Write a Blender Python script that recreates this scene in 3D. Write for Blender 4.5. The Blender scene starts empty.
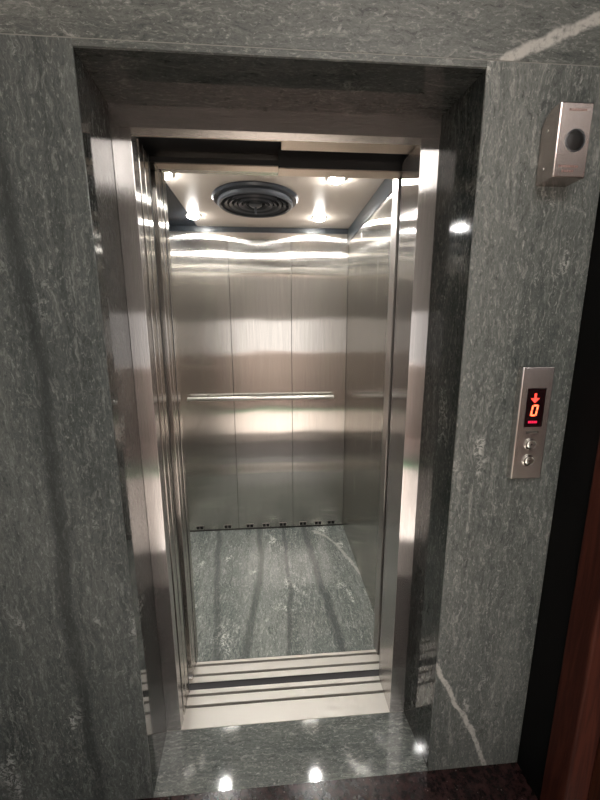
import bpy, bmesh, math
from mathutils import Vector, Matrix

C = bpy.context.scene.collection
SC = bpy.context.scene

# ---------------------------------------------------------------- camera
YAW, PIT, ROL = 0.07494, 0.19289, -0.0037
F_PX = 354.22
F = Vector((math.sin(YAW)*math.cos(PIT), math.cos(YAW)*math.cos(PIT), -math.sin(PIT)))
r0 = F.cross(Vector((0, 0, 1))).normalized(); u0 = r0.cross(F)
RR = r0*math.cos(ROL) + u0*math.sin(ROL); UU = -r0*math.sin(ROL) + u0*math.cos(ROL)
cd = bpy.data.cameras.new('camera'); cam = bpy.data.objects.new('camera', cd); C.objects.link(cam)
M = Matrix((RR, UU, -F)).transposed().to_4x4(); M.translation = Vector((0.4092, -0.9056, 1.4707))
cam.matrix_world = M
cd.sensor_fit = 'VERTICAL'; cd.sensor_height = 24; cd.lens = F_PX/800*24; cd.clip_start = 0.02
SC.camera = cam

# ---------------------------------------------------------------- world, lights, exposure
w = bpy.data.worlds.new('sky'); SC.world = w; w.use_nodes = True
bg = w.node_tree.nodes['Background']; bg.inputs['Color'].default_value = (1.0, 0.93, 0.89, 1); bg.inputs['Strength'].default_value = 2.4
SC.view_settings.view_transform = 'Standard'; SC.view_settings.look = 'None'
SC.view_settings.exposure = 0.0; SC.view_settings.gamma = 1; SC.view_settings.use_curve_mapping = False
LAMP_L = 370       # cab downlights
TUBE_L = 8.5         # lobby ceiling light
sd = bpy.data.lights.new('sun', 'SUN'); sd.energy = 24; sd.angle = 0.02; sd.color = (1, .92, .85)
sun = bpy.data.objects.new('sun', sd); C.objects.link(sun); sun.rotation_euler = (math.radians(50), 0, math.radians(-8)); sun.location = (0, -6, 5)

# ---------------------------------------------------------------- dimensions (metres)
W, H, D = 0.9095, 2.0604, 0.1943      # marble opening and its depth
XA, XB = -0.0124, 0.8953              # opening width at the back of the reveal
JL, JR = 0.0397, 0.8397               # clear opening of the steel frame
ZH = 2.0066                           # underside of the steel header
CX0, CX1, CY0, CY1, CZ = -0.28, 0.92, 0.475, 1.556, 2.125

# ---------------------------------------------------------------- node helpers
class NT:
    def __init__(s, name):
        s.m = bpy.data.materials.new(name); s.m.use_nodes = True; s.t = s.m.node_tree
        s.t.nodes.clear(); s.out = s.t.nodes.new('ShaderNodeOutputMaterial')
    def n(s, kind, **kw):
        nd = s.t.nodes.new(kind)
        for k, v in kw.items():
            if k.startswith('i_'):
                k = k[2:]; k = int(k) if k.isdigit() else k.replace('_', ' ')
                s.put(nd.inputs[k], v)
            else: setattr(nd, k, v)
        return nd
    def put(s, sock, v):
        if hasattr(v, 'links') or isinstance(v, bpy.types.NodeSocket): s.t.links.new(v, sock)
        else: sock.default_value = v
    def math(s, op, a, b=0.0, clamp=False):
        nd = s.n('ShaderNodeMath', operation=op, use_clamp=clamp); s.put(nd.inputs[0], a); s.put(nd.inputs[1], b); return nd.outputs[0]
    def vm(s, op, a, b=None, out=0):
        nd = s.n('ShaderNodeVectorMath', operation=op); s.put(nd.inputs[0], a)
        if b is not None: s.put(nd.inputs[1], b)
        return nd.outputs[out]
    def scale(s, v, f):
        nd = s.n('ShaderNodeVectorMath', operation='SCALE'); s.put(nd.inputs[0], v); s.put(nd.inputs[3], f); return nd.outputs[0]
    def noise(s, v, sc, det=4, rough=.6, dist=0, out=0):
        nd = s.n('ShaderNodeTexNoise'); s.put(nd.inputs['Vector'], v); nd.inputs['Scale'].default_value = sc
        nd.inputs['Detail'].default_value = det; nd.inputs['Roughness'].default_value = rough; nd.inputs['Distortion'].default_value = dist
        return nd.outputs[out]
    def ramp(s, f, stops):
        nd = s.n('ShaderNodeValToRGB'); e = nd.color_ramp.elements
        while len(e) < len(stops): e.new(.5)
        for el, (p, c) in zip(e, stops):
            el.position = p; el.color = (c[0], c[1], c[2], 1) if isinstance(c, tuple) else (c, c, c, 1)
        s.put(nd.inputs[0], f); return nd.outputs[0]
    def mix(s, f, a, b, blend='MIX'):
        nd = s.n('ShaderNodeMix', data_type='RGBA', blend_type=blend)
        s.put(nd.inputs[0], f)
        for i, v in ((6, a), (7, b)):
            s.put(nd.inputs[i], (v[0], v[1], v[2], 1) if isinstance(v, tuple) else v)
        return nd.outputs[2]
    def sstep(s, x, lo, hi):
        nd = s.n('ShaderNodeMapRange', interpolation_type='SMOOTHSTEP'); s.put(nd.inputs[0], x)
        nd.inputs[1].default_value = lo; nd.inputs[2].default_value = hi; return nd.outputs[0]
    def pos(s): return s.n('ShaderNodeNewGeometry').outputs['Position']
    def done(s, sh): s.t.links.new(sh, s.out.inputs[0]); return s.m

def plain(name, col, rough=.5, metal=0, emis=None, coat=0, spec=.5):
    t = NT(name); b = t.n('ShaderNodeBsdfPrincipled')
    if col is not None: b.inputs['Base Color'].default_value = (*col, 1)
    b.inputs['Roughness'].default_value = rough; b.inputs['Metallic'].default_value = metal
    b.inputs['Coat Weight'].default_value = coat; b.inputs['Coat Roughness'].default_value = .05
    b.inputs['Specular IOR Level'].default_value = spec
    v = t.noise(t.pos(), 60, 3)
    b2 = t.n('ShaderNodeBump'); b2.inputs['Strength'].default_value = .03; b2.inputs['Distance'].default_value = .002
    t.put(b2.inputs['Height'], v); t.put(b.inputs['Normal'], b2.outputs[0])
    if emis: b.inputs['Emission Color'].default_value = (*emis[0], 1); b.inputs['Emission Strength'].default_value = emis[1]
    return t.done(b.outputs[0])

def steel(name, col=(.62, .595, .56), ru=.42, aniso=.75, wave=.25, brush=1.0, dif=.045):
    """vertically brushed stainless sheet: highlights spread sideways"""
    t = NT(name); P = t.pos(); g = t.n('ShaderNodeNewGeometry')
    tan = t.vm('CROSS_PRODUCT', g.outputs['True Normal'], (0.0, 0.001, 1.0))
    tan = t.vm('NORMALIZE', tan)
    gl = t.n('ShaderNodeBsdfAnisotropic', distribution='GGX')
    streak = t.noise(t.vm('MULTIPLY', P, (1.0, 1.0, .012)), 420, 3, .6)
    c = t.mix(t.sstep(streak, .3, .7), tuple(x*(1-.10*brush) for x in col), tuple(min(1, x*(1+.07*brush)) for x in col))
    t.put(gl.inputs['Color'], c); gl.inputs['Roughness'].default_value = ru
    gl.inputs['Anisotropy'].default_value = -aniso
    t.put(gl.inputs['Tangent'], tan)
    big = t.noise(t.vm('MULTIPLY', P, (1.0, 1.0, 2.0)), 2.3, 1, .4)
    bm1 = t.n('ShaderNodeBump'); bm1.inputs['Strength'].default_value = wave; bm1.inputs['Distance'].default_value = .02
    t.put(bm1.inputs['Height'], big)
    t.put(gl.inputs['Normal'], bm1.outputs[0])
    df = t.n('ShaderNodeBsdfDiffuse'); df.inputs['Color'].default_value = (*[x*.6 for x in col], 1)
    mx = t.n('ShaderNodeMixShader'); mx.inputs[0].default_value = dif
    t.put(mx.inputs[1], gl.outputs[0]); t.put(mx.inputs[2], df.outputs[0])
    return t.done(mx.outputs[0])

def marble(name, stretch, rough, veins=(), dark=(), gain=1.0, off=(0, 0, 0), spec=.5, axes=(0, 2), tint=(1.02, 1, .99)):
    """grey-green stone with crinkled grain running along one axis; veins are (points, width) in world coordinates"""
    t = NT(name); P = t.pos(); Q = t.vm('ADD', P, off)
    S = t.vm('MULTIPLY', Q, stretch)
    warp = t.noise(Q, 9, 3, .6, 0, 1)
    Sw = t.vm('ADD', S, t.scale(t.vm('SUBTRACT', warp, (.5, .5, .5)), .05))
    broad = t.noise(Sw, 5, 4, .6, .6)
    bands = t.noise(t.vm('MULTIPLY', Sw, tuple(1 if q > .9 else .35 for q in stretch)), 17, 3, .55, .3)
    fine = t.noise(Sw, 75, 6, .72, 1.2)
    crk = t.math('ABSOLUTE', t.math('SUBTRACT', t.noise(Sw, 42, 5, .7, 1.6), .5))
    crk = t.math('SUBTRACT', 1.0, t.sstep(crk, 0.0, .05))
    k = lambda a, g=gain: tuple(x*g*q for x, q in zip(a, tint))
    c = t.mix(t.sstep(broad, .3, .7), k((.058, .070, .068)), k((.118, .132, .126)))
    c = t.mix(t.math('MULTIPLY', t.sstep(bands, .52, .72), .55), c, k((.040, .050, .049)))
    c = t.mix(t.math('MULTIPLY', t.sstep(fine, .50, .70), .75), c, k((.27, .285, .27)))
    c = t.mix(t.math('MULTIPLY', t.sstep(fine, .47, .30), .75), c, k((.022, .028, .027)))
    spk = t.noise(t.vm('MULTIPLY', Q, tuple(1 if q > .9 else .45 for q in stretch)), 150, 4, .75, .8)
    c = t.mix(t.math('MULTIPLY', t.sstep(spk, .55, .68), .6), c, k((.36, .38, .36)))
    c = t.mix(t.math('MULTIPLY', t.sstep(spk, .46, .34), .5), c, k((.02, .026, .026)))
    c = t.mix(t.math('MULTIPLY', crk, .16), c, k((.25, .265, .25)))
    patch = t.sstep(t.noise(t.vm('MULTIPLY', Q, tuple(1 if q > .9 else .5 for q in stretch)), 6.5, 3, .65, .5), .59, .68)
    c = t.mix(t.math('MULTIPLY', t.math('MULTIPLY', patch, t.sstep(t.noise(Q, 55, 4, .7, 1.5), .48, .58)), .8), c, k((.42, .44, .42)))
    pw = t.vm('ADD', P, t.scale(t.vm('SUBTRACT', t.noise(P, 14, 4, .65, 0, 1), (.5, .5, .5)), .035))
    pd = t.vm('ADD', P, t.scale(t.vm('SUBTRACT', t.noise(P, 3, 3, .5, 0, 1), (.5, .5, .5)), .06))
    msk = tuple(1.0 if i in axes else 0.0 for i in range(3))
    def dist(pts, src):
        src = t.vm('MULTIPLY', src, msk); best = None
        for a, b in zip(pts, pts[1:]):
            A = [0, 0, 0]; Bv = [0, 0, 0]
            for i, ax in enumerate(axes): A[ax] = a[i]; Bv[ax] = b[i]
            A, Bv = Vector(A), Vector(Bv); AB = Bv-A
            pa = t.vm('SUBTRACT', src, tuple(A))
            h = t.math('MULTIPLY', t.vm('DOT_PRODUCT', pa, tuple(AB), out=1), 1/AB.length_squared, True)
            d = t.vm('LENGTH', t.vm('SUBTRACT', pa, t.scale(tuple(AB), h)), out=1)
            best = d if best is None else t.math('MINIMUM', best, d)
        return best
    for pts, wd in dark:
        c = t.mix(t.math('MULTIPLY', t.math('SUBTRACT', 1.0, t.sstep(dist(pts, pd), wd*.2, wd)), .62), c, k((.028, .034, .034)))
    for pts, wd in veins:
        d = dist(pts, pw)
        m = t.math('SUBTRACT', 1.0, t.sstep(d, wd*.45, wd*1.05))
        m = t.math('MULTIPLY', m, t.sstep(t.noise(P, 45, 4, .7), .22, .55))
        c = t.mix(t.math('MULTIPLY', m, .85), c, (.50, .50, .47))
    b = t.n('ShaderNodeBsdfPrincipled'); t.put(b.inputs['Base Color'], c)
    b.inputs['Roughness'].default_value = rough; b.inputs['Specular IOR Level'].default_value = spec
    bp = t.n('ShaderNodeBump'); bp.inputs['Strength'].default_value = .25 if rough > .2 else .0; bp.inputs['Distance'].default_value = .002
    t.put(bp.inputs['Height'], fine); t.put(b.inputs['Normal'], bp.outputs[0])
    return t.done(b.outputs[0])

def granite(name):
    t = NT(name); P = t.pos()
    a = t.noise(P, 45, 5, .7); v = t.n('ShaderNodeTexVoronoi'); t.put(v.inputs['Vector'], P); v.inputs['Scale'].default_value = 90
    c = t.mix(t.sstep(a, .4, .65), (.010, .006, .006), (.042, .020, .020))
    c = t.mix(t.math('MULTIPLY', t.sstep(v.outputs['Distance'], .22, .05), t.sstep(t.noise(P, 30, 2), .5, .6)), c, (.22, .17, .16))
    b = t.n('ShaderNodeBsdfPrincipled'); t.put(b.inputs['Base Color'], c); b.inputs['Roughness'].default_value = .2; b.inputs['Specular IOR Level'].default_value = .35
    return t.done(b.outputs[0])

def wood(name, a=(.16, .045, .022), b_=(.30, .10, .05), rough=.35):
    t = NT(name); P = t.pos()
    n = t.noise(t.vm('MULTIPLY', P, (1, 1, .06)), 38, 5, .65, 1.0)
    c = t.mix(t.sstep(n, .35, .65), a, b_)
    b = t.n('ShaderNodeBsdfPrincipled'); b.inputs['Specular IOR Level'].default_value = .2; t.put(b.inputs['Base Color'], c); b.inputs['Roughness'].default_value = rough
    return t.done(b.outputs[0])

def tiles(name, col, joint, size, rough=.25):
    t = NT(name); P = t.pos()
    br = t.n('ShaderNodeTexBrick'); t.put(br.inputs['Vector'], P); br.offset = 0; br.inputs['Scale'].default_value = 1
    br.inputs['Color1'].default_value = (*col, 1); br.inputs['Color2'].default_value = (*[x*.93 for x in col], 1); br.inputs['Mortar'].default_value = (*joint, 1)
    br.inputs['Mortar Size'].default_value = .004; br.inputs['Brick Width'].default_value = size; br.inputs['Row Height'].default_value = size
    b = t.n('ShaderNodeBsdfPrincipled'); t.put(b.inputs['Base Color'], br.outputs[0]); b.inputs['Roughness'].default_value = rough
    return t.done(b.outputs[0])

M_STEEL = steel('brushed_steel', ru=.165, aniso=.82, wave=.04)
M_CAB = steel('cab_wall_steel', col=(.60, .58, .545), ru=.162, aniso=.80, wave=.07)
M_FRAME = steel('door_frame_steel', col=(.62, .60, .585), ru=.165, aniso=.82, wave=.04, dif=.13)
M_SHINY = plain('polished_steel', (.72, .70, .67), .14, 1)
M_RAIL = plain('polished_rail_steel', (.80, .78, .75), .28, 1)
M_SATIN = plain('satin_steel', (.50, .465, .44), .34, 1)
M_BOX = steel('intercom_box_steel', col=(.60, .535, .505), ru=.27, aniso=.55, wave=.03)
M_PANEL = steel('brushed_panel_steel', col=(.70, .685, .665), ru=.27, aniso=.55, wave=.03)
M_SILL = plain('sill_aluminium', (.74, .71, .66), .42, .55)
M_GROOVE = plain('groove_dark', (.03, .028, .025), .5)
M_BLACK = plain('black_void', (.004, .004, .004), .7)
M_RUBBER = plain('black_rubber', (.012, .012, .012), .5)
M_TRIM = plain('dark_crown_trim', (.014, .018, .022), .3)
M_CEIL = plain('beige_ceiling_panel', (.62, .55, .48), .25, .15)
M_CEILDK = plain('dark_glossy_ceiling_strip', (.028, .034, .042), .18)
M_SOFFIT = steel('header_underside_steel', col=(.76, .67, .58), ru=.33, aniso=0, wave=0)
M_FAN = plain('charcoal_fan_plastic', (.018, .021, .026), .38)
M_FANL = plain('grey_fan_rim', (.07, .075, .085), .35)
M_LAMP = plain('lamp_lens', (1, 1, 1), .3, 0, ((1.0, .98, .94), LAMP_L))
M_BEZEL = plain('lamp_bezel', (.55, .54, .52), .25, 1)
M_PLASTER = plain('cream_plaster', (.44, .425, .41), .7)
M_CEILW = plain('white_plaster', (.80, .79, .77), .8)
M_DARKW = plain('dark_granite_lining', (.004, .004, .004), .6, spec=.15)
M_GLOW = plain('red_led', (.1, 0, 0), .4, 0, ((1, .045, .03), 3.2))
M_GLOW0 = plain('red_led_digit', (.1, 0, 0), .4, 0, ((1, .13, .05), 4.5))
M_GLOWP = plain('pink_led', (.1, 0, 0), .4, 0, ((.9, .02, .09), 1.2))
M_DISP = plain('display_glass', (.012, .004, .005), .12)
M_INK = plain('dark_print', (.05, .05, .045), .6)
M_REDINK = plain('red_print', (.30, .17, .15), .6)
M_TUBE = plain('ceiling_light_diffuser', (1, 1, 1), .4, 0, ((1.0, .94, .89), TUBE_L))
VY, HZ = (1, 1, .16), (.16, 1, 1)
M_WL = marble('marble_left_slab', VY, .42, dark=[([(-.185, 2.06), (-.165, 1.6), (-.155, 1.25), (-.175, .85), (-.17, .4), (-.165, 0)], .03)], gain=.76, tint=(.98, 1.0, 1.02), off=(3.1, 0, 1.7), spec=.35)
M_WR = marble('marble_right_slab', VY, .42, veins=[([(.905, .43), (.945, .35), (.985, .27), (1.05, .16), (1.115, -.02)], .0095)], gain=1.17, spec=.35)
M_WT = marble('marble_lintel_slab', HZ, .42, veins=[([(.95, 2.077), (1.0, 2.105), (1.07, 2.125), (1.12, 2.15), (1.20, 2.18)], .016)], gain=.97, off=(1, 0, .3), spec=.35)
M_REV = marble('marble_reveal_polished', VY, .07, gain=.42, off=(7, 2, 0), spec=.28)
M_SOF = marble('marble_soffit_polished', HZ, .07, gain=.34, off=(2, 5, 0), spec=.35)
M_THR = marble('marble_threshold_polished', HZ, .06, gain=1.35, off=(4, 0, 0), axes=(0, 1))
M_CF = marble('marble_cab_floor', (1, .16, 1), .10, veins=[([(.68, 1.50), (.76, 1.43), (.82, 1.33), (.88, 1.15), (.93, .98)], .012)], dark=[([(.28, 1.56), (.31, 1.1), (.25, .47)], .035), ([(-.02, 1.56), (.05, 1.0), (.13, .47)], .03), ([(.62, 1.56), (.66, 1.0), (.72, .47)], .035), ([(.46, 1.56), (.49, .9), (.45, .47)], .02)], gain=2.1, off=(0, 3, 0), axes=(0, 1))
M_GRAN = granite('dark_maroon_granite')
M_TILE = tiles('cream_floor_tiles', (.60, .55, .515), (.35, .3, .27), .6)
M_WOOD = wood('reddish_wood_frame', (.032, .007, .004), (.070, .018, .010), .7)
M_WOODD = wood('dark_wood_door', (.035, .013, .008), (.07, .025, .014))
M_MAT = plain('green_doormat', (.10, .22, .12), .9)
M_OUT = tiles('outdoor_paving', (.62, .50, .46), (.4, .34, .3), .3, .6)
M_PINK = plain('pink_painted_wall', (.66, .57, .53), .8)

# ---------------------------------------------------------------- mesh helpers
def bm_new(): return bmesh.new()
def box(bm, x0, x1, y0, y1, z0, z1):
    vs = [bm.verts.new((x, y, z)) for z in (z0, z1) for y in (y0, y1) for x in (x0, x1)]
    for f in ((0, 2, 3, 1), (4, 5, 7, 6), (0, 1, 5, 4), (2, 6, 7, 3), (0, 4, 6, 2), (1, 3, 7, 5)):
        bm.faces.new([vs[i] for i in f])
def prism(bm, poly, z0, z1):
    a = [bm.verts.new((x, y, z0)) for x, y in poly]; b = [bm.verts.new((x, y, z1)) for x, y in poly]
    n = len(poly)
    for i in range(n): bm.faces.new((a[i], a[(i+1) % n], b[(i+1) % n], b[i]))
    bm.faces.new(a[::-1]); bm.faces.new(b)
def slabpoly(bm, poly, y0, y1):          # polygon in x/z extruded along y
    a = [bm.verts.new((x, y0, z)) for x, z in poly]; b = [bm.verts.new((x, y1, z)) for x, z in poly]
    n = len(poly)
    for i in range(n): bm.faces.new((a[i], a[(i+1) % n], b[(i+1) % n], b[i]))
    bm.faces.new(a[::-1]); bm.faces.new(b)
def lathe(bm, prof, cx, cy, cz, axis='z', seg=48):
    rings = []
    for r, h in prof:
        if r < 1e-6:
            p = (cx, cy, cz+h) if axis == 'z' else (cx, cy+h, cz)
            rings.append([bm.verts.new(p)]); continue
        ring = []
        for i in range(seg):
            a = 2*math.pi*i/seg; u, v = r*math.cos(a), r*math.sin(a)
            ring.append(bm.verts.new((cx+u, cy+v, cz+h) if axis == 'z' else (cx+u, cy+h, cz+v)))
        rings.append(ring)
    for A, B in zip(rings, rings[1:]):
        for i in range(seg):
            a0, a1 = A[i % len(A)], A[(i+1) % len(A)]; b0, b1 = B[i % len(B)], B[(i+1) % len(B)]
            vs = []
            for v in (a0, a1, b1, b0):
                if v not in vs: vs.append(v)
            if len(vs) > 2: bm.faces.new(vs)
def tube(bm, pts, r, seg=14):
    pts = [Vector(p) for p in pts]; prev = None
    for i, p in enumerate(pts):
        d = (pts[min(i+1, len(pts)-1)]-pts[max(i-1, 0)]).normalized()
        u = d.cross(Vector((0, 0, 1)));
        if u.length < .1: u = d.cross(Vector((1, 0, 0)))
        u.normalize(); v = d.cross(u)
        ring = [bm.verts.new(p+r*(math.cos(a)*u+math.sin(a)*v)) for a in [2*math.pi*k/seg for k in range(seg)]]
        if prev:
            for k in range(seg): bm.faces.new((prev[k], prev[(k+1) % seg], ring[(k+1) % seg], ring[k]))
        else: bm.faces.new(ring)
        prev = ring
    bm.faces.new(prev[::-1])
def obj(name, bm, mat, parent=None, bevel=0, smooth=False):
    bmesh.ops.recalc_face_normals(bm, faces=bm.faces)
    me = bpy.data.meshes.new(name); bm.to_mesh(me); bm.free(); me.materials.append(mat)
    if smooth:
        for p in me.polygons: p.use_smooth = True
    o = bpy.data.objects.new(name, me); C.objects.link(o)
    if bevel:
        b = o.modifiers.new('bevel', 'BEVEL'); b.width = bevel; b.segments = 2; b.limit_method = 'ANGLE'; b.angle_limit = .7
    if smooth:
        b = o.modifiers.new('edge', 'EDGE_SPLIT'); b.split_angle = .6
    if parent:
        o.parent = parent; o.matrix_parent_inverse = Matrix.Translation(-parent.location)
    return o
def bx(name, mat, x0, x1, y0, y1, z0, z1, parent=None, bevel=0):
    bm = bm_new(); box(bm, x0, x1, y0, y1, z0, z1); return obj(name, bm, mat, parent, bevel)
def struct(o, label=None):
    o['kind'] = 'structure'
    if label: o['label'] = label; o['category'] = o.name.split('_')[0]
    return o
def thing(name, loc, label, cat, group=None):
    o = bpy.data.objects.new(name, None); C.objects.link(o); o.location = loc; o.empty_display_size = .05
    o['label'] = label; o['category'] = cat
    if group: o['group'] = group
    return o
def tag(o, label, cat, group=None):
    o['label'] = label; o['category'] = cat
    if group: o['group'] = group
    return o

# ---------------------------------------------------------------- landing wall (stone slabs)
ZS = 2.075
def frame_side(bm, x0, x1, edge_hi):
    box(bm, x0, x1, 0, .03, 0, ZS-.0008)
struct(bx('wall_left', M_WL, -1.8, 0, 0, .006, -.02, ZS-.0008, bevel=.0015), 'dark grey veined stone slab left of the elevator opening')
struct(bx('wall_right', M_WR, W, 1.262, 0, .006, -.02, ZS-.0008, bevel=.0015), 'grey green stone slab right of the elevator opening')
bm = bm_new(); box(bm, -1.8, 1.262, 0, .006, ZS+.0008, 2.8)
struct(obj('wall_top', bm, M_WT, bevel=.0015), 'stone lintel slab above the elevator opening')
struct(bx('trim_1', M_WT, 0.0005, W-.0005, 0, .006, H, ZS-.0015), 'narrow stone edge over the opening')
def reveal(name, poly, mat, label):
    bm = bm_new(); prism(bm, poly, 0, H); struct(obj(name, bm, mat), label)
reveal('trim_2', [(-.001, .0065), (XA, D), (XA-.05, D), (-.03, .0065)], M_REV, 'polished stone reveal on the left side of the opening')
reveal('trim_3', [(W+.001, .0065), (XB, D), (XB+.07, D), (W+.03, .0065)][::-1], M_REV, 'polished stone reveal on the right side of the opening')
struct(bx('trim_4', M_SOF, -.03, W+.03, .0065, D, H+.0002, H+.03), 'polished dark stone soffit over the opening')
struct(bx('trim_5', M_THR, -.012, W+.003, .0, D-.001, -.03, 0), 'polished stone threshold before the elevator sill')
struct(bx('trim_12', plain('pale_joint_filler', (.20, .205, .19), .6), -1.8, 1.262, .0004, .005, ZS-.0012, ZS+.0007), 'pale joint between the stone slabs')
# masonry round the shaft
bm = bm_new(); box(bm, -1.8, XA-.052, .0065, .2, 0, 2.8); box(bm, XB+.072, 1.262, .0065, .2, 0, 2.8); box(bm, XA-.05, XB+.07, .031, .26, H+.031, 2.8); box(bm, XA-.3, XB+.3, D+.0006, .26, H+.0004, H+.09); box(bm, -1.8, XA-.052, .2, .236, 0, 2.8); box(bm, XB+.001, 1.262, .2, .26, 0, 2.8)
struct(obj('wall_shaft', bm, M_BLACK))

# ---------------------------------------------------------------- lobby
struct(bx('floor', M_GRAN, -1.8, 1.262, -.62, 0, -.03, 0), 'dark maroon speckled granite floor in front of the elevator')
struct(bx('floor_lobby', M_TILE, -1.8, 2.8, -2.9, -.621, -.03, 0), 'cream tiled lobby floor')
struct(bx('wall_lobby_left', M_PLASTER, -1.9, -1.8, -3.0, .2, -.03, 2.83))
struct(bx('wall_lobby_right', M_PLASTER, 2.8, 2.9, -3.0, -1.1, -.03, 2.83))
struct(bx('wall_lobby_corner', M_PLASTER, 1.34, 2.8, -1.12, -1.0, 0, 2.8))
bm = bm_new(); box(bm, -1.8, 2.8, -3.0, -2.9, 1.68, 2.8); box(bm, -1.8, -.42, -3.0, -2.9, 0, 1.68); box(bm, 2.0, 2.8, -3.0, -2.9, 0, 1.68)
struct(obj('wall_rear', bm, M_PLASTER))
struct(bx('ceiling', M_CEILW, -1.9, 2.9, -3.0, .2, 2.8, 2.83))
struct(bx('ground_outside', M_OUT, -8, 9, -14, -3.0, -.08, -.03))
struct(bx('wall_outside', M_PINK, -3.5, 4.5, -3.75, -3.62, -.03, 1.0))
tag(bx('doormat', M_MAT, -.4, 1.9, -2.62, -2.34, .0005, .012, bevel=.003), 'green doormat inside the lobby entrance', 'mat')
t = thing('ceiling_light', (.95, -1.7, 2.795), 'long ceiling light panel on the lobby ceiling', 'light')
bx('light_frame', M_CEILW, .30, 1.60, -2.15, -1.25, 2.775, 2.7995, t, .004)
bx('diffuser', M_TUBE, .34, 1.56, -2.11, -1.29, 2.665, 2.7748, t)

# right hand side wall: black lining, wooden frame and door
struct(bx('wall_side_lining', M_DARKW, 1.226, 1.262, -.112, -.0005, 0, 2.8, bevel=.001), 'black lining strip beside the wooden door frame')
struct(bx('wall_side_upper', M_DARKW, 1.24, 1.34, -1.0, -.112, 2.2, 2.8))
dr = thing('wooden_door', (1.27, -.5, 0), 'dark reddish wooden door and frame beside the stone wall', 'door')
bm = bm_new(); box(bm, 1.216, 1.34, -.19, -.1125, .0, 2.2); box(bm, 1.232, 1.34, -1.0, -.93, 0, 2.2); box(bm, 1.232, 1.34, -.93, -.19, 2.13, 2.2)
obj('door_frame', bm, M_WOOD, dr, .006)
dl = bx('door_leaf', M_WOODD, 1.285, 1.32, -.929, -.191, .004, 2.129, dr, .003)

# ---------------------------------------------------------------- steel landing frame
fr = thing('elevator_door_frame', (.44, D, 0), 'brushed stainless steel frame set inside the stone opening', 'door frame')
DF = .012
def jamb(x0, x1, yd):
    bm = bm_new(); box(bm, x0, x1, D, yd, 0, ZH-.0006); return obj('jamb', bm, M_FRAME, fr, .0012)
jamb(XA, JL, .232); jamb(JR, XB, .343)
bx('header', M_FRAME, XA, XB, D, .235, ZH, H, fr)
# landing doors: two panels folded away into the left pocket
def panels(name, label, rows, xs):
    d = thing(name, (xs-.3, rows[0][0], .004), label, 'elevator door')
    for i, (a, b) in enumerate(rows):
        bm = bm_new(); box(bm, xs-.40-.012*i, xs-.002*i, a, b, .004, ZH-.004); obj('door_panel', bm, M_STEEL, d, .0012)
        bx('edge_strip', M_RUBBER, xs-.004, xs-.001, b+.001, b+.006, .004, ZH-.002, d)
    return d
panels('elevator_door', 'landing door of two steel panels slid open into the left side', [(.245, .280), (.295, .330)], .0405)
panels('elevator_door', 'inner cab door of two steel panels slid open behind the landing door', [(.386, .416), (.430, .462)], .0415)
# sills
def sill(name, label, y0, y1, grooves, x0=-.42, x1=.93, top=0.0):
    s = thing(name, (.44, y0, -.03), label, 'door sill'); bm = bm_new(); ys = [y0]
    for g in grooves: ys += [g-.0042, g+.0042]
    ys.append(y1)
    for i in range(0, len(ys), 2): box(bm, x0, x1, ys[i]+(.0012 if i else 0), ys[i+1]-.0012, -.012, top)
    obj('sill_plate', bm, M_SILL, s, .0008)
    bx('sill_body', M_BLACK, x0, x1, y0, y1, -.03, -.0125, s)
    for g in grooves: bx('guide_groove', M_GROOVE, x0, x1, g-.0028, g+.0028, -.0124, -.0105, s)
sill('landing_sill', 'wide aluminium door sill with two grooves behind the stone threshold', D+.0005, .346, [.277, .321])
sill('cab_sill', 'narrow aluminium door sill with two grooves at the cab floor edge', .376, .475, [.408, .455])
struct(bx('trim_6', M_BLACK, -.5, 1.0, .3465, .3755, -.3, -.12))
struct(bx('trim_11', M_BLACK, -.5, 1.0, .3735, .3755, -.12, -.0015))
# header undersides / track covers above the doors
th = thing('door_track_cover', (.44, .30, ZH), 'brownish steel track cover above the landing doors', 'track cover')
bx('cover_plate', M_SOFFIT, -.02, .88, .2355, .2445, ZH+.001, ZH+.05, th, .001)
bx('cover_plate', M_SOFFIT, .445, .88, .2455, .297, ZH+.003, ZH+.05, th, .001)
tc = thing('door_track_cover', (.44, .42, ZH), 'pale steel track cover over the cab door with a step at its middle', 'track cover')
bx('cover_plate', M_SOFFIT, -.05, .438, .399, .440, ZH-.002, ZH+.002, tc)
bx('cover_backing', M_BLACK, -.05, .4375, .3995, .440, ZH+.0021, ZH+.018, tc)
bx('cover_plate', M_SOFFIT, .438, .862, .386, .440, ZH-.0125, ZH-.0085, tc)
bx('cover_backing', M_BLACK, .438, .862, .3865, .440, ZH-.0084, ZH+.05, tc)
struct(bx('trim_7', M_BLACK, -.5, 1.0, .236, .474, ZH+.055, ZH+.075))

# ---------------------------------------------------------------- cab shell
SEAMX = [CX0, .130, .538, CX1]
def panel_wall(name, seams, axis, fixed, thick, z0, z1, label):
    base = None
    if axis == 'x': base = bx(name, M_GROOVE, CX0-.02, CX1+.02, fixed+.003, fixed+thick, -.02, CZ+.03)
    elif thick > 0: base = bx(name, M_GROOVE, fixed+.003, fixed+thick, CY0, CY1+.02, -.02, CZ+.03)
    else: base = bx(name, M_GROOVE, fixed+thick, fixed-.003, CY0, CY1+.02, -.02, CZ+.03)
    struct(base, label)
    for a, b in zip(seams, seams[1:]):
        g = .0012; bm = bm_new()
        if axis == 'x': box(bm, a+g, b-g, fixed, fixed+.0029, z0, z1)
        elif thick > 0: box(bm, fixed, fixed+.0029, a+g, b-g, z0, z1)
        else: box(bm, fixed-.0029, fixed, a+g, b-g, z0, z1)
        obj('wall_panel', bm, M_CAB, base, .0008)
ZT = 2.052
panel_wall('wall_cab_back', SEAMX, 'x', CY1, .02, .012, ZT, 'brushed steel back wall of the elevator cab in three panels')
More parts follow.
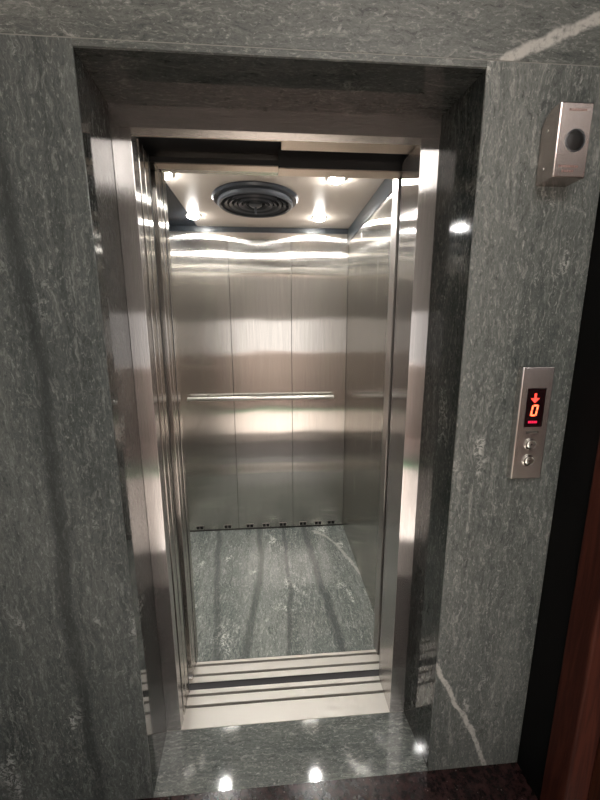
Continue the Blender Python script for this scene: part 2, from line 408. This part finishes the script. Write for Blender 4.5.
SY = [CY0+.035, .86, 1.21, CY1]
panel_wall('wall_cab_left', SY, 'y', CX0, -.02, .0, ZT, 'brushed steel left wall of the elevator cab')
panel_wall('wall_cab_right', SY, 'y', CX1, .02, .0, ZT, 'brushed steel right wall of the elevator cab')
struct(bx('floor_cab', M_CF, CX0, CX1, CY0+.0005, CY1, -.03, 0), 'grey green marble floor of the elevator cab')
struct(bx('ceiling_cab', M_CEIL, -.055, CX1, .47, CY1+.002, CZ, CZ+.02), 'beige glossy ceiling panel of the elevator cab')
struct(bx('ceiling_strip', M_CEILDK, CX0, -.056, .47, CY1+.002, CZ, CZ+.02), 'dark glossy strip along the left of the cab ceiling')
bm = bm_new()
box(bm, CX0, CX1, CY1-.006, CY1+.002, ZT+.04, CZ-.0005)
struct(obj('trim_8', bm, M_TRIM), 'thin dark crown trim on the cab back wall')
bx('wall_panel', M_CAB, CX0, CX1, CY1, CY1+.0029, ZT+.001, ZT+.04, bpy.data.objects['wall_cab_back'])
bm = bm_new(); box(bm, CX1-.006, CX1+.002, .48, CY1-.0065, ZT-.012, CZ-.0005)
struct(obj('trim_9', bm, M_TRIM), 'dark crown trim on the cab right wall')
bm = bm_new(); box(bm, CX0-.002, CX0+.006, .48, CY1-.0065, ZT-.012, CZ-.0005)
struct(obj('trim_10', bm, M_TRIM), 'dark crown trim on the cab left wall')
# cab front: return panels, slam post, transom
struct(bx('wall_cab_front', M_CAB, CX0-.02, .040, .4755, .51, 0, CZ-.001, bevel=.001), 'steel return panel at the left of the cab entrance')
po = thing('slam_post', (.89, .47, 0), 'narrow steel post where the cab door closes on the right', 'door post')
bx('post', M_SATIN, .863, .919, .444, .505, .0005, ZH+.06, po, .002)
bx('rubber_strip', M_RUBBER, .880, .919, .376, .4435, .0005, ZH+.06, po)
struct(bx('wall_cab_transom', M_CAB, .0405, .92, .441, .474, ZH+.001, CZ+.02))

# handrail
hr = thing('handrail', (.33, CY1-.06, 1.02), 'polished steel handrail across the cab back wall', 'handrail')
bm = bm_new(); tube(bm, [(-.172, CY1-.060, 1.02), (.825, CY1-.060, 1.02)], .0135, 24); obj('rail_bar', bm, M_RAIL, hr, smooth=True)
for x in (-.05, .33, .71):
    bm = bm_new(); lathe(bm, [(0, 0), (.009, 0), (.009, .046), (.016, .046), (.016, .0493)][::1], x, CY1-.0495, 1.02, 'y', 20); obj('bracket', bm, M_SHINY, hr, smooth=True)

# ventilation slots at the foot of the back wall
for i, x in enumerate((-.158, .048, .212, .333, .461, .613, .729, .829)):
    s = thing('vent_slot', (x, CY1, .03), 'small dark vent slot at the foot of the cab back wall, ' + ('leftmost of eight', 'second from the left', 'third from the left', 'fourth from the left', 'fourth from the right', 'third from the right', 'second from the right', 'rightmost of eight')[i], 'vent', 'vent slots along the foot of the back wall')
    bx('slot_frame', M_SATIN, x-.029, x+.029, CY1-.0025, CY1-.0003, .017, .045, s, .0005)
    for k in (-1, 1):
        bm = bm_new(); box(bm, x+k*.013-.011, x+k*.013+.011, CY1-.0045, CY1-.0026, .020, .042); obj('opening', bm, M_BLACK, s)

# ceiling fan grille
fn = thing('ventilation_fan', (.335, 1.04, CZ), 'round dark ventilation fan grille in the cab ceiling', 'ventilation fan')
FX, FY = .335, 1.045
bm = bm_new(); lathe(bm, [(.150, -.001), (.213, -.001), (.215, -.006), (.208, -.016), (.19, -.020), (.175, -.018), (.150, -.012)], FX, FY, CZ); obj('outer_ring', bm, M_FAN, fn, smooth=True)
bm = bm_new(); lathe(bm, [(.166, -.018), (.186, -.020), (.188, -.034), (.180, -.040), (.170, -.036)], FX, FY, CZ); obj('rim', bm, M_FANL, fn, smooth=True)
bm = bm_new(); lathe(bm, [(0, -.012), (.165, -.012), (.165, -.017), (0, -.017)], FX, FY, CZ); obj('back_plate', bm, M_BLACK, fn)
for r in (.145, .122, .099, .076, .053):
    bm = bm_new(); lathe(bm, [(r, -.020), (r+.010, -.028), (r+.008, -.037), (r-.004, -.030), (r, -.020)], FX, FY, CZ); obj('louvre_ring', bm, M_FANL if r in (.122, .076) else M_FAN, fn, smooth=True)
bm = bm_new()
for k in range(8):
    a = k*math.pi/4+.2
    tube(bm, [(FX+.02*math.cos(a), FY+.02*math.sin(a), CZ-.026), (FX+.168*math.cos(a), FY+.168*math.sin(a), CZ-.026)], .003, 8)
obj('spoke', bm, M_FAN, fn)
bm = bm_new(); lathe(bm, [(0, -.018), (.030, -.018), (.032, -.034), (.022, -.041), (.006, -.043), (.005, -.068), (.007, -.072), (0, -.074)], FX, FY, CZ); obj('hub', bm, M_FANL, fn, smooth=True)

# downlights
def downlight(x, y, label, first=[None]):
    if first[0] is None:
        d = thing('downlight', (x, y, CZ), label, 'ceiling light', 'four cab ceiling downlights')
        bm = bm_new(); lathe(bm, [(.034, -.0008), (.043, -.0008), (.044, -.003), (.039, -.0045), (.034, -.004)], x, y, CZ); obj('bezel', bm, M_BEZEL, d, smooth=True)
        bm = bm_new(); lathe(bm, [(0, -.002), (.033, -.002), (.033, -.007), (.027, -.013), (.014, -.018), (0, -.019)], x, y, CZ); obj('lamp_lens', bm, M_LAMP, d, smooth=True)
        first[0] = d; return
    s = first[0]; d = s.copy(); C.objects.link(d); d.location = (x, y, CZ); d['label'] = label
    for ch in list(s.children):
        c = ch.copy(); C.objects.link(c); c.parent = d; c.matrix_parent_inverse = ch.matrix_parent_inverse.copy()
downlight(-.035, 1.335, 'cab downlight at the back left of the ceiling fan')
downlight(.695, 1.335, 'cab downlight at the back right of the ceiling fan')
downlight(-.04, .785, 'cab downlight at the front left of the ceiling fan')
downlight(.70, .785, 'cab downlight at the front right, half hidden by the door header')

# ---------------------------------------------------------------- call panel
PT = .022
cp = thing('call_panel', (1.11, 0, 1.217), 'steel elevator call panel with a red floor display and two round buttons', 'call panel')
bx('face_plate', M_PANEL, 1.066, 1.155, -PT, 0, 1.060, 1.375, cp, .003)
bx('display', M_DISP, 1.085, 1.137, -PT-.0012, -PT, 1.211, 1.318, cp, .0006)
DY = -PT-.0013
def ink(name, poly, mat, par, y0, th=.0006):
    bm = bm_new()
    for pl in poly: slabpoly(bm, pl, y0-th, y0)
    return obj(name, bm, mat, par)
ax, az = 1.108, 1.290
ink('arrow', [[(ax-.0028, az+.014), (ax+.0028, az+.014), (ax+.0028, az+.001), (ax+.012, az+.001), (ax, az-.012), (ax-.012, az+.001), (ax-.0028, az+.001)][::-1]], M_GLOW, cp, DY)
def segd(cx, cz, w_, h_, th=.0042, sh=.14):
    P = []
    def q(pts): P.append([(cx+x+sh*z, cz+z) for x, z in pts])
    a, b, g = w_/2, h_/2, .0006
    for s in (-1, 1):
        q([(-a+th*.5+g, s*b), (a-th*.5-g, s*b), (a-th-g, s*(b-th)), (-a+th+g, s*(b-th))])
        for v in (-1, 1):
            q([(s*a, v*(b-th*.3)), (s*a, v*g), (s*(a-th), v*(g+.001)), (s*(a-th), v*(b-th-g))])
    return P
ink('digit', segd(1.1095, 1.2575, .018, .031), M_GLOW0, cp, DY)
ink('caption', [[(1.096+i*.0052, 1.222), (1.0995+i*.0052, 1.222), (1.0995+i*.0052, 1.2285), (1.096+i*.0052, 1.2285)] for i in range(5)], M_GLOWP, cp, DY)
ink('printed_mark', [[(1.094+i*.0062, 1.193), (1.098+i*.0062, 1.193), (1.098+i*.0062, 1.2), (1.094+i*.0062, 1.2)] for i in range(6)], M_INK, cp, -PT-.0002)
for z in (1.162, 1.115):
    bm = bm_new(); lathe(bm, [(.0115, -.0002), (.0165, -.0002), (.0170, -.003), (.0150, -.0052), (.0122, -.0045), (.0115, -.001)], 1.111, -PT, z, 'y', 40); b = obj('button', bm, M_SHINY, cp, smooth=True)
    bm = bm_new(); lathe(bm, [(0, -.0048), (.006, -.0047), (.009, -.0042), (.0105, -.0032), (.0105, 0), (0, 0)], 1.111, -PT, z, 'y', 40); obj('button_cap', bm, M_RAIL, b, smooth=True)
    s = 1 if z > 1.14 else -1
    ink('button_arrow', [[(1.1065, z-.002*s), (1.1155, z-.002*s), (1.111, z+.004*s)]], M_INK, b, -PT-.0046, .0006)

# ---------------------------------------------------------------- sensor box
sb = thing('intercom_box', (1.095, 0, 1.89), 'small steel box with a round black lens high on the right slab', 'intercom box')
X0, X1, Y0, Z0, Z1 = 1.056, 1.135, -.056, 1.815, 1.968
bm = bm_new()
prof = [(0, Z0), (Y0, Z0), (Y0, Z1), (-.028, Z1), (-.010, Z1-.010), (0, Z1-.026)]
a = [bm.verts.new((X0, y, z)) for y, z in prof]; b = [bm.verts.new((X1, y, z)) for y, z in prof]; n = len(prof)
for i in range(n): bm.faces.new((a[i], a[(i+1) % n], b[(i+1) % n], b[i]))
bm.faces.new(a); bm.faces.new(b[::-1]); obj('housing', bm, M_BOX, sb, .0028)
bm = bm_new(); lathe(bm, [(0, -.0035), (.006, -.0045), (.014, -.0035), (.020, -.001), (.0215, -.0002), (0, 0)], 1.099, Y0, 1.891, 'y', 40); obj('lens', bm, M_RUBBER, sb, smooth=True)
bm = bm_new(); lathe(bm, [(.0205, -.0002), (.0235, -.0002), (.0235, -.002), (.0215, -.0025), (.0205, -.001)], 1.099, Y0, 1.891, 'y', 40); obj('lens_ring', bm, M_FANL, sb, smooth=True)
for z, x0, nn in ((1.952, 1.077, 7), (1.838, 1.067, 8), (1.828, 1.076, 5)):
    ink('printed_mark', [[(x0+i*.0062, z-.0018), (x0+.0036+i*.0062, z-.0018), (x0+.0036+i*.0062, z+.0025), (x0+i*.0062, z+.0025)] for i in range(nn)], M_REDINK, sb, Y0-.0002, .0003)
for z in (1.845, 1.925):
    bm = bm_new(); lathe(bm, [(0, -.0012), (.003, -.001), (.0035, 0), (0, 0)], 0, 0, 0, 'y', 16)
    bmesh.ops.transform(bm, matrix=Matrix.Translation((X0, -.022, z)) @ Matrix.Rotation(-math.pi/2, 4, 'Z'), verts=bm.verts)
    obj('screw', bm, M_SHINY, sb)
